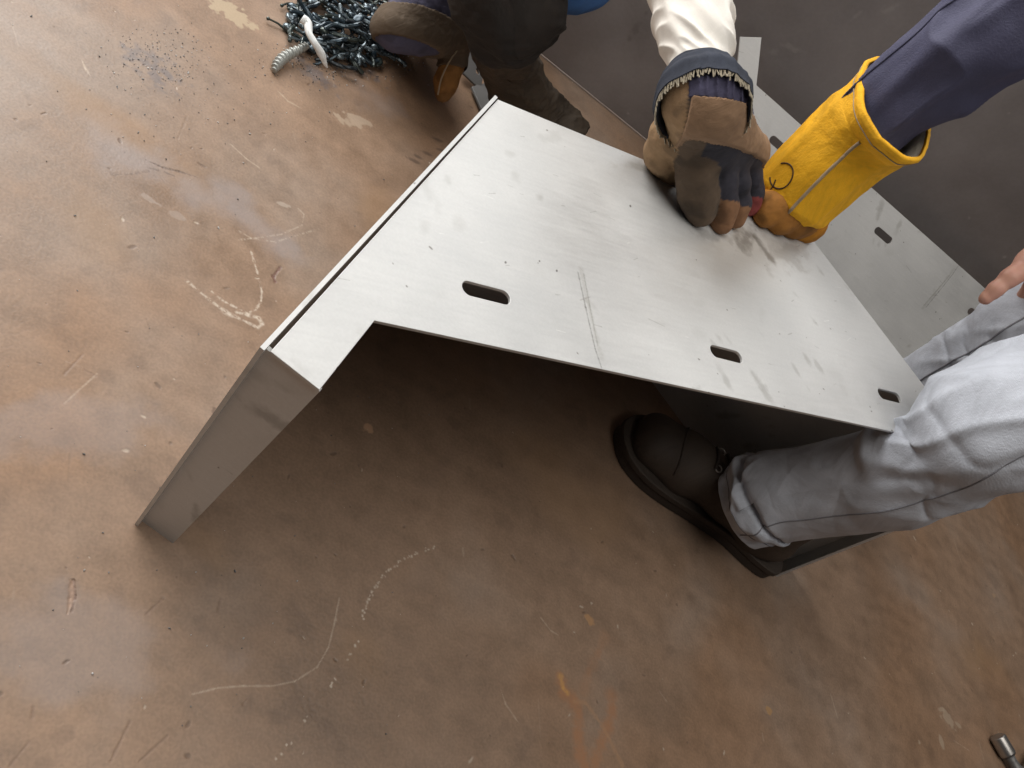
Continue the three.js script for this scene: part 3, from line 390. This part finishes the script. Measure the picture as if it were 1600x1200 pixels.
// ---------------------------------------------------------------- the crouching person with the white sleeve and two denim-and-leather gloves
{
  const base = on(830, 190); base.y = 0;
  const p = thing('person', 'crouching person with white sleeve, dark trousers and worn brown leather and denim gloves', 'person', base);
  // white sleeve
  const dz = v => v.clone().sub(camera.position).dot(CAMF), wz = dz(on(1098, 158, .412));
  const sk = [[at(1097, 145, wz + .012), .027], [at(1092, 104, wz + .030), .031], [at(1087, 60, wz + .046), .036], [at(1082, 15, wz + .07), .041], [at(1076, -45, wz + .10), .046], [at(1062, -130, wz + .14), .054], [at(1040, -260, wz + .20), .06]];
  const sl = loft(sk, { segs: 150, rad: 90, disp: (s, th, len) => { const u = s * len, c = Math.cos(th), n = Math.sin(th); return .005 * (ridge(u * 24 + n * 2.2, c * 1.2 + 2, n) - .4) * sstep(.02, .2, s) + .003 * (noise(u * 30, c * 2, n * 2) - .5); } }); part('sleeve', sl, M.white, p);
  // left glove
  const gl = new THREE.Group(); gl.name = 'glove'; gl.position.set(0, 0, 0); p.add(gl); gl.userData.label = 'worn tan leather and navy denim glove gripping the plate edge';
  const TAN = [.34, .215, .115], DKB = [.115, .078, .050], ORG = [.25, .125, .060], DEN = [.035, .033, .045], REDD = [.28, .055, .05], GRY = [.20, .175, .145];
  const K = [on(1088, 222, .372), on(1116, 226, .380), on(1142, 228, .378), on(1164, 236, .368)];
  const wr = on(1098, 158, .412), up = (v, h) => v.clone().add(V(0, h, 0));
  const fingers = [
    { j: [K[0], on(1088, 272, .352), on(1091, 305, .335), on(1095, 330, .3235)], r: [.0195, .0195, .0195, .0165] },
    { j: [K[1], on(1127, 285, .352), on(1131, 322, .334), on(1129, 348, .3215)], r: [.017, .0155, .0145, .012] },
    { j: [K[2], on(1148, 283, .352), on(1152, 318, .334), on(1150, 342, .3215)], r: [.016, .0145, .0135, .0115] },
    { j: [K[3], on(1171, 275, .348), on(1174, 300, .334), on(1173, 322, .3220)], r: [.014, .0135, .0128, .0108] },
    { j: [on(1076, 180, .388), on(1052, 208, .362), on(1038, 240, .335), on(1044, 290, .290)], r: [.019, .0205, .020, .016] },
  ];
  const palm = [[wr, K[0], .026, .021], [wr, K[1], .028, .022], [wr, K[2], .028, .021], [wr, K[3], .026, .018], [K[0], K[3], .020, .017], [at(1097, 138, wz + .012), wr, .026, .027]];
  // camera right and down axes, in millimetres from the wrist, cut the colour zones
  const hx = V(.7802556, 0, 0).copy(CAMR), hy = CAMU.clone().negate(), mmX = (x, y, z) => ((x - wr.x) * hx.x + (y - wr.y) * hx.y + (z - wr.z) * hx.z) * 1000, mmY = (x, y, z) => ((x - wr.x) * hy.x + (y - wr.y) * hy.y + (z - wr.z) * hy.z) * 1000;
  const NAVY = [.058, .055, .095];
  const cols = {
    palm: (x, y, z) => { const u = mmX(x, y, z), v = mmY(x, y, z); return u < -20 ? TAN : v < 8 ? NAVY : v > 10 && u < 6 - .12 * (v - 24) ? DKB : DEN; },
    f0: () => DKB, f1: (x, y, z) => mmY(x, y, z) < 76 ? DEN : ORG, f2: (x, y, z) => mmY(x, y, z) < 76 ? DEN : ORG, f3: (x, y, z) => mmY(x, y, z) < 58 ? DEN : mmX(x, y, z) > 50 ? REDD : GRY, f4: (x, y, z) => mmX(x, y, z) < -52 && mmY(x, y, z) > 50 ? REDD : TAN };
  const [hand, HF, hbs] = gloveHand(gl, 'glove_hand', fingers, palm, cols);
  const pb = hbs.filter(b => b.tag === 'palm');
  { const f0 = (x, y, z) => { const h = HF(x, y, z), u = mmX(x, y, z), v = mmY(x, y, z), bow = 7 * Math.cos(u * .03 - .4); return Math.max(h - .0034, -(h + .002), (3 + bow - v) * .001, (v - 33 - bow) * .001, (-17 - u - .1 * v) * .001); }; part('knuckle_strap', netMesh(f0, boxOf(pb, .012), .0022, null, 1), M.strap, gl); }
  { const f0 = (x, y, z) => { const h = HF(x, y, z), u = mmX(x, y, z), v = mmY(x, y, z), bow = 7 * Math.cos(u * .03 - .4), rip = .0036 * ridge(u * .12, v * .012) ; return Math.max(h - .0004 - rip, -(h + .002), (-16 + bow - v) * .001, (v - 3.6 - bow) * .001, (-20 - u) * .001); }; part('gathered_denim', netMesh(f0, boxOf(pb, .012), .0016, null, 1), cloth([.062, .058, .105], 41), gl); }
  // navy knitted cuff with a frayed edge
  const ck = [[at(1099, 172, wz - .006), .0460], [at(1098, 158, wz + .001), .0450], [at(1096, 143, wz + .010), .0420], [at(1094, 130, wz + .019), .0375], [at(1093, 118, wz + .024), .0335]];
  const cuffDisp = (s, th) => .0016 * (ridge(th * 3.2, s * 1.2) - .4) + .0022 * (noise(s * 3, Math.cos(th) * 2.5, Math.sin(th) * 2.5) - .5) + .0018 * Math.exp(-(((s - .3) / .12) ** 2));
  const cr = [[.4, -.006], [.0, -.004]]; for (let i = 0; i <= 70; i++) cr.push([i / 70, 0]); cr.push([.99, -.003]); cr.push([.8, -.006]);
  const cg = loft(ck, { rings: cr, rad: 110, disp: cuffDisp, capA: false, capB: false }); part('knit_cuff', cg, M.knit, gl);
  { const fr = [], r = rng(8); for (let i = 0; i < 190; i++) { const th = i / 190 * Math.PI * 2, a = cg.userData.surf(.02, th + (r() - .5) * .05, -.0012), b = cg.userData.surf(0, th + (r() - .5) * .1, -.001), t = a.clone().lerp(b, 1).add(hy.clone().multiplyScalar(.003 + r() * .005)); fr.push(new THREE.TubeGeometry(new THREE.LineCurve3(a, t), 1, .0008, 4)); } part('frayed_edge', mergeGeometries(fr), M.fringe, gl); }
  // right glove, resting by the scrap
  const g2 = new THREE.Group(); g2.name = 'glove'; p.add(g2); g2.userData.label = 'worn denim and leather glove with orange thumb beside the scrap heap';
  const w2 = on(668, -40, .135), k2 = [on(704, 48, .092), on(676, 56, .092), on(646, 54, .090), on(615, 46, .085)];
  const fing2 = [0, 1, 2, 3].map(i => ({ j: [k2[i], on([700, 678, 650, 622][i], [64, 68, 66, 58][i], .066), on([688, 664, 640, 616][i], [62, 66, 64, 56][i], .030), on([676, 656, 632, 610][i], [44, 50, 48, 38][i], .018)], r: [.019, .0155, .0135, .012] }));
  fing2.push({ j: [on(727, 52, .105), on(720, 74, .080), on(707, 100, .056), on(697, 128, .036), on(692, 147, .024)], r: [.0075, .0095, .0165, .0165, .0125] });
  const ax2 = k2[1].clone().add(k2[2]).multiplyScalar(.5).sub(w2), al2 = ax2.length(); ax2.normalize(); const along2 = (x, y, z) => ((x - w2.x) * ax2.x + (y - w2.y) * ax2.y + (z - w2.z) * ax2.z) / al2;
  const LEV = [.075, .07, .115];
  const [h2, HF2, hb3] = gloveHand(g2, 'glove_hand', fing2, [[w2, k2[0], .030, .023], [w2, k2[1], .032, .025], [w2, k2[2], .032, .025], [w2, k2[3], .030, .023], [k2[0], k2[3], .022, .021]], { palm: () => LEV, f0: () => LEV, f1: () => LEV, f2: () => LEV, f3: () => DEN, f4: () => [.36, .165, .045] });
  { const pb = hb3.filter(b => b.tag === 'palm'); const f0 = (x, y, z) => { const v = HF2(x, y, z), a = along2(x, y, z); return Math.max(v - .0036, -(v + .002), (.70 - a) * al2, (a - 1.24) * al2); }; part('knuckle_strap', netMesh(f0, boxOf(pb, .012), .003, null, 1), M.strapDark, g2); }
  part('thumb_seam', strand([on(719, 72, .092), on(701, 98, .075), on(690, 122, .055), on(684, 148, .032)], .0012, 40), M.brownSeam, g2);
  part('cord', strand([on(722, -5, .14), on(724, 20, .128), on(727, 40, .118), on(728, 56, .110)], .0014, 40), M.brownSeam, g2);
  // leg with leather spat, dark trouser knee, a bit of blue overall
  const lk = [[on(872, 232, .02), .062], [on(838, 185, .035), .054], [on(812, 140, .07), .046], [on(793, 95, .12), .040], [on(790, 62, .165), .047], [on(795, 20, .215), .060]];
  part('leather_spat', loft(lk, { segs: 120, rad: 80, disp: (s, th, len) => .006 * (ridge(s * len * 22, Math.cos(th) * 2, Math.sin(th) * 2) - .4) + .003 * (noise(s * 60, th * 6) - .5) }), M.bootB, p);
  const tk = [[on(812, 58, .200), .030], [on(803, 38, .215), .062], [on(800, 8, .235), .072], [on(790, -60, .265), .078], [on(775, -170, .31), .085], [on(760, -330, .37), .09]];
  part('trouser_leg', loft(tk, { segs: 120, rad: 80, disp: (s, th, len) => .009 * (ridge(s * len * 18 + Math.sin(th), Math.cos(th) * 1.6, Math.sin(th) * 1.6) - .4) + .003 * (noise(s * 50, th * 5) - .5) }), M.dark, p);
  part('overall_hem', loft([[on(860, -60, .20), .035], [on(885, -28, .21), .042], [on(915, -32, .22), .042], [on(960, -60, .23), .04]], { segs: 50, rad: 50, disp: (s, th) => .004 * (ridge(s * 6, th * 1.5) - .4) }), M.blue, p);
}

// ---------------------------------------------------------------- the person in the navy jacket with the long yellow welding glove
{
  const base = at(1260, 330, 1.04);
  const p = thing('person', 'person in navy jacket reaching in with a long yellow leather welding glove', 'person', base);
  const sk = [[at(1270, 275, .975), .040], [at(1340, 212, .945), .044], [at(1410, 148, .905), .047], [at(1478, 96, .875), .049], [at(1552, 42, .85), .054], [at(1640, -25, .83), .060], [at(1740, -130, .83), .072], [at(1880, -250, .83), .078]];
  const sd = (s, th, len) => { const u = s * len, c = Math.cos(th), n = Math.sin(th); return .012 * (ridge(u * 8 + c * .9, c * 1.1 + 1, n * 1.1) - .4) * sstep(.1, .3, s) + .007 * (ridge(u * 3 + 5 + n, c * 1.7, n * 1.7 + 2) - .4) + .002 * (noise(u * 40, c * 3, n * 3) - .5); };
  const sg = loft(sk, { segs: 170, rad: 110, disp: sd }); const sleeve = part('jacket_sleeve', sg, M.navy, p);
  part('sleeve_seam', strand([...Array(40).keys()].map(i => sg.userData.surf(.16 + i / 39 * .7, -.95, .0003)), .0013, 160), M.navy, sleeve);
  const gl = new THREE.Group(); gl.name = 'welding_glove'; p.add(gl);
  const ck = [[at(1220, 330, 1.008), .036], [at(1242, 306, .995), .050], [at(1285, 262, .972), .0525], [at(1325, 226, .955), .054], [at(1366, 194, .932), .056], [at(1402, 166, .906), .060]];
  const cd = (s, th, len) => { const u = s * len, c = Math.cos(th), n = Math.sin(th); return .0045 * (noise(u * 14, c * 1.6 + 4, n * 1.6) - .5) + .003 * (ridge(u * 9 + n, c * 2, n * 2) - .4) + .0010 * (noise(u * 130, c * 14, n * 14) - .5) + .0016 * Math.exp(-(((s - .975) / .018) ** 2)) + .010 * sstep(.7, 1, s) * Math.cos(2 * th - 1.1); };
  const rr = []; for (let i = 0; i <= 120; i++) rr.push([i / 120, 0]); rr.push([1, -.003]); for (let i = 0; i <= 30; i++) rr.push([1 - i / 30 * .5, -.0045]);
  const cg = loft(ck, { rings: rr, rad: 130, disp: cd, capA: true, capB: false }); const cuff = part('gauntlet_cuff', cg, M.yellow, gl);
  part('cuff_lining', loft(ck, { rings: [...Array(30).keys()].map(i => [.985 - i / 29 * .5, -.0062]), rad: 90, disp: cd, capA: false, capB: false }), M.yellowIn, gl);
  const S = cg.userData.surf;
  part('cuff_seam', strand([...Array(50).keys()].map(i => S(.02 + i / 49 * .80, .16 - .06 * i / 49, .0004)), .0019, 160), M.brownSeam, cuff);
  part('rim_stitch', strand([...Array(60).keys()].map(i => S(.94, i / 59 * Math.PI * 2, .0003)), .0007, 200), M.brownSeam, cuff);
  // the inked ring with its short tail
  part('ink_mark', strand([...Array(26).keys()].map(i => { const a = -.9 + i / 25 * 4.9; return S(.27 + .065 * Math.cos(a), -.55 + .26 * Math.sin(a), .0001); }), .0009, 80), M.ink, cuff, 'hand-drawn dark ring on the cuff');
  part('ink_mark', strand([S(.16, -.54, .0001), S(.205, -.54, .0001), S(.24, -.6, .0001)], .0009, 20), M.ink, cuff);
  // hand and fingers of the glove, pressed on the plate, mostly under the cuff
  const YC = [.52, .21, .012], YSHADE = [.30, .125, .02], W = at(1238, 314, 1.0);  // second yellow is the same leather with shade under the cuff painted in
  const Kn = [on(1206, 324, .330), on(1226, 334, .330), on(1246, 342, .330), on(1262, 346, .330)];
  const tips = [on(1196, 338, .326), on(1218, 350, .326), on(1240, 357, .326), on(1262, 360, .326)];
  const fg = [0, 1, 2, 3].map(i => ({ j: [Kn[i], Kn[i].clone().lerp(tips[i], .5).add(V(0, .004, 0)), tips[i]], r: [.016, .0145, .012] })); fg.push({ j: [on(1268, 325, .345), on(1276, 340, .335), on(1270, 356, .326)], r: [.016, .014, .0115] });
  gloveHand(gl, 'glove_hand', fg, [[W, Kn[0], .024, .015], [W, Kn[1], .026, .016], [W, Kn[2], .026, .016], [W, Kn[3], .024, .015], [Kn[0], Kn[3], .018, .018]], { palm: () => YC, f0: () => YSHADE, f1: () => YSHADE, f2: () => YSHADE, f3: () => YC, f4: () => YC });
}

// ---------------------------------------------------------------- scrap heap: cut-off slag, drips and weld stubs
{
  const r = rng(404), mats = [[.030, .050, .066, .35], [.055, .080, .098, .28], [.14, .175, .195, .25], [.013, .019, .024, .45], [.050, .064, .058, .32]].map(([a, b, c, ro]) => new THREE.MeshPhysicalMaterial({ color: new THREE.Color(a, b, c), metalness: .55, roughness: ro, clearcoat: .4, clearcoatRoughness: .25 }));
  const geos = []; for (let v = 0; v < 12; v++) { const L = .020 + r() * .045, n = 5, pts = []; for (let k = 0; k < n; k++) pts.push(V((k / (n - 1) - .5) * L, (r() - .5) * .004, (r() - .5) * L * .13)); const g = new THREE.TubeGeometry(new THREE.CatmullRomCurve3(pts), 12, .0012 + r() * .0020, 7), P = g.attributes.position; for (let i = 0; i < P.count; i++) { const q = 1 + .5 * (noise(P.getX(i) * 300 + v * 9, P.getY(i) * 300, P.getZ(i) * 300) - .5); P.setXYZ(i, P.getX(i), P.getY(i) * q, P.getZ(i) * q); } const a = new THREE.IcosahedronGeometry(.0026, 1); a.translate(-L / 2, pts[0].y, pts[0].z); const b = new THREE.IcosahedronGeometry(.0020, 1); b.translate(L / 2, pts[n - 1].y, pts[n - 1].z); const m = mergeGeometries([g.toNonIndexed(), a, b]); m.computeVertexNormals(); geos.push(m); }
  for (let v = 0; v < 6; v++) { const g = mergeVertices(new THREE.IcosahedronGeometry(.0035 + r() * .0035, 2).deleteAttribute('uv').deleteAttribute('normal')), P = g.attributes.position; for (let i = 0; i < P.count; i++) { const q = .6 + .8 * noise(P.getX(i) * 160 + v * 5, P.getY(i) * 160, P.getZ(i) * 160); P.setXYZ(i, P.getX(i) * q * 1.3, P.getY(i) * q * .7, P.getZ(i) * q); } g.computeVertexNormals(); geos.push(g); }
  const hull = (px, py) => { const u = (px - 552) / 108, v = (py - 40) / 68; return 1 - Math.hypot(u, v); };
  const spots = []; let guard = 0; while (spots.length < 280 && guard++ < 5000) { const px = 432 + r() * 245, py = -30 + r() * 138, h = hull(px, py); if (h > -.02 + r() * .2) spots.push([px, py, h]); }
  spots.sort((a, b) => a[2] - b[2]);
  for (const [px, py, h] of spots) {
    const gi = Math.floor(r() * geos.length), mi = Math.floor(r() * mats.length), y = .004 + Math.max(0, h) * .034 * (.5 + r() * .6), p = on(px, py, y), m = new THREE.Mesh(geos[gi], mats[mi]); m.name = numbered('metal_offcut'); m.position.copy(p); m.rotation.set((r() - .5) * .6, r() < .6 ? 1.0 + (r() - .5) * 1.4 : r() * 6.28, (r() - .5) * .6); m.castShadow = m.receiveShadow = true; scene.add(m); tag(m, `${['dark blue-grey', 'slate grey', 'pale silvery grey', 'near-black', 'olive grey'][mi]} ${gi < 12 ? (gi < 6 ? 'rod-like slag drip' : 'bent metal offcut') : 'rounded slag lump'} ${h < .18 ? 'at the rim of' : h < .5 ? 'on the slope of' : 'on the crest of'} the scrap heap`, 'metal offcut', 'offcuts and slag drips in the scrap heap');
  }
  // uncountable grit around the heap
  const ig = new THREE.IcosahedronGeometry(.0011, 0), im = new THREE.InstancedMesh(ig, new THREE.MeshStandardMaterial({ color: 0xffffff, roughness: .45, metalness: .3 }), 1500), M4 = new THREE.Matrix4(), Q = new THREE.Quaternion(), col = new THREE.Color();
  for (let i = 0; i < 1500; i++) { let px, py; const t = r(); const gs = () => (r() + r() + r() - 1.5) / 1.5; if (t < .55) { px = 545 + gs() * 170; py = 95 + gs() * 50; } else if (t < .75) { px = 250 + gs() * 120; py = 95 + gs() * 80; } else if (t < .86) { px = 330 + gs() * 260; py = 150 + gs() * 150; } else { px = r() * 700; py = r() * 1150; } const s = .22 + r() * r() * (t < .55 ? 1.2 : .8); const p = on(px, py, .0006 * s); M4.compose(p, Q.setFromEuler(new THREE.Euler(r() * 6, r() * 6, r() * 6)), V(s * (1 + r()), s * .8, s)); im.setMatrixAt(i, M4); const k = r() < .3 ? .5 : .09 + r() * .14; col.setRGB(k, k * .97, k * .95); im.setColorAt(i, col); }
  im.name = 'grit'; im.castShadow = im.receiveShadow = true; tag(im, 'fine dark metal grit and bright weld beads strewn over the floor', 'grit', null, 'stuff'); scene.add(im);
  // white chalk stick and the ribbed stub
  const cs = loft([[on(472, 29, .046), .0062], [on(480, 35, .046), .0060], [on(483, 52, .044), .0046], [on(492, 68, .040), .0047], [on(502, 84, .032), .0050], [on(506, 95, .024), .0036], [on(511, 105, .014), .0016]], { segs: 60, rad: 16, disp: (s, th) => .0012 * (noise(s * 14, th * 1.5) - .5) });
  const st = part('chalk_stick', cs, new THREE.MeshStandardMaterial({ color: new THREE.Color(.82, .84, .84), roughness: .75 })); tag(st, 'white knobbly stick lying on top of the scrap heap', 'stick');
  const wk = [[on(428, 111, .005), .0030], [on(433, 101, .007), .0058], [on(442, 91, .009), .0066], [on(455, 83, .012), .0062], [on(470, 76, .016), .005], [on(480, 70, .02), .004]];
  const wg = loft(wk, { segs: 120, rad: 20, disp: (s, th) => .0011 * Math.sin(s * 75 + th) });
  const wm = part('ribbed_stub', wg, new THREE.MeshStandardMaterial({ color: new THREE.Color(.34, .35, .33), metalness: .4, roughness: .4 })); tag(wm, 'pale ribbed metal stub sticking out of the scrap heap', 'metal stub');
}
// perforated flat-bar offcut beside the worn boot
{
  const base = on(755, 140); base.y = 0; const g = thing('bent_bracket', 'small bent grey steel bracket with a hole beside the worn brown spat', 'bracket', base);
  const mkP = (pts, hole, name) => { const s3 = pts.map(q => on(...q)), o = s3[0], e1 = s3[1].clone().sub(o).normalize(), nn = e1.clone().cross(s3[2].clone().sub(o)).normalize(), e2 = nn.clone().cross(e1); const sh = new THREE.Shape(s3.map(q => { const d = q.clone().sub(o); return new THREE.Vector2(d.dot(e1), d.dot(e2)); })); if (hole) { const d = on(...hole).sub(o), hp = new THREE.Path(); hp.absellipse(d.dot(e1), d.dot(e2), .0055, .0038, 0, Math.PI * 2, true, .6); sh.holes.push(hp); } const q = new THREE.ExtrudeGeometry(sh, { depth: .003, bevelEnabled: true, bevelSize: .0006, bevelThickness: .0006, bevelSegments: 2 }); q.applyMatrix4(new THREE.Matrix4().makeBasis(e1, e2, nn).setPosition(o)); return part(name, q, M.greyMetal, g); };
  mkP([[728, 40, .045], [722, 115, .012], [748, 140, .004], [765, 118, .03], [758, 92, .045]], [757, 106, .034], 'upright_leg'); mkP([[736, 138, .006], [752, 175, .006], [790, 190, .006], [770, 128, .006]], null, 'foot');
}
// hammer at the edge of the picture
{
  const a = on(1558, 1150, .013), b = on(1572, 1174, .013), d = b.clone().sub(a).normalize(), base = a.clone(); base.y = 0; const g = thing('hammer', 'worn steel hammer with bright round face lying on the brown floor', 'hammer', base);
  const q = new THREE.Quaternion().setFromUnitVectors(V(0, 1, 0), d), L = prof => { const l = new THREE.LatheGeometry(prof.map(([r, y]) => new THREE.Vector2(r, y)), 40); l.applyQuaternion(q); l.translate(a.x, a.y, a.z); return l; };
  part('face', L([[0, 0], [.010, 0], [.0122, .002], [.0125, .028], [.0115, .031], [0, .031]]), M.metal, g); part('neck', L([[0, .031], [.0085, .031], [.0075, .040], [.0085, .050], [.0130, .060], [.0135, .085], [.009, .098], [.0105, .125], [.0105, .14], [0, .141]]), M.greyMetal, g);
  const e = a.clone().addScaledVector(d, .072), side = V(d.z, 0, -d.x); const hd = new THREE.CylinderGeometry(.010, .012, .26, 20); hd.applyQuaternion(new THREE.Quaternion().setFromUnitVectors(V(0, 1, 0), side)); hd.translate(e.x + side.x * .13, e.y, e.z + side.z * .13); part('handle', hd, M.strapDark, g);
}
renderer.render(scene, camera);
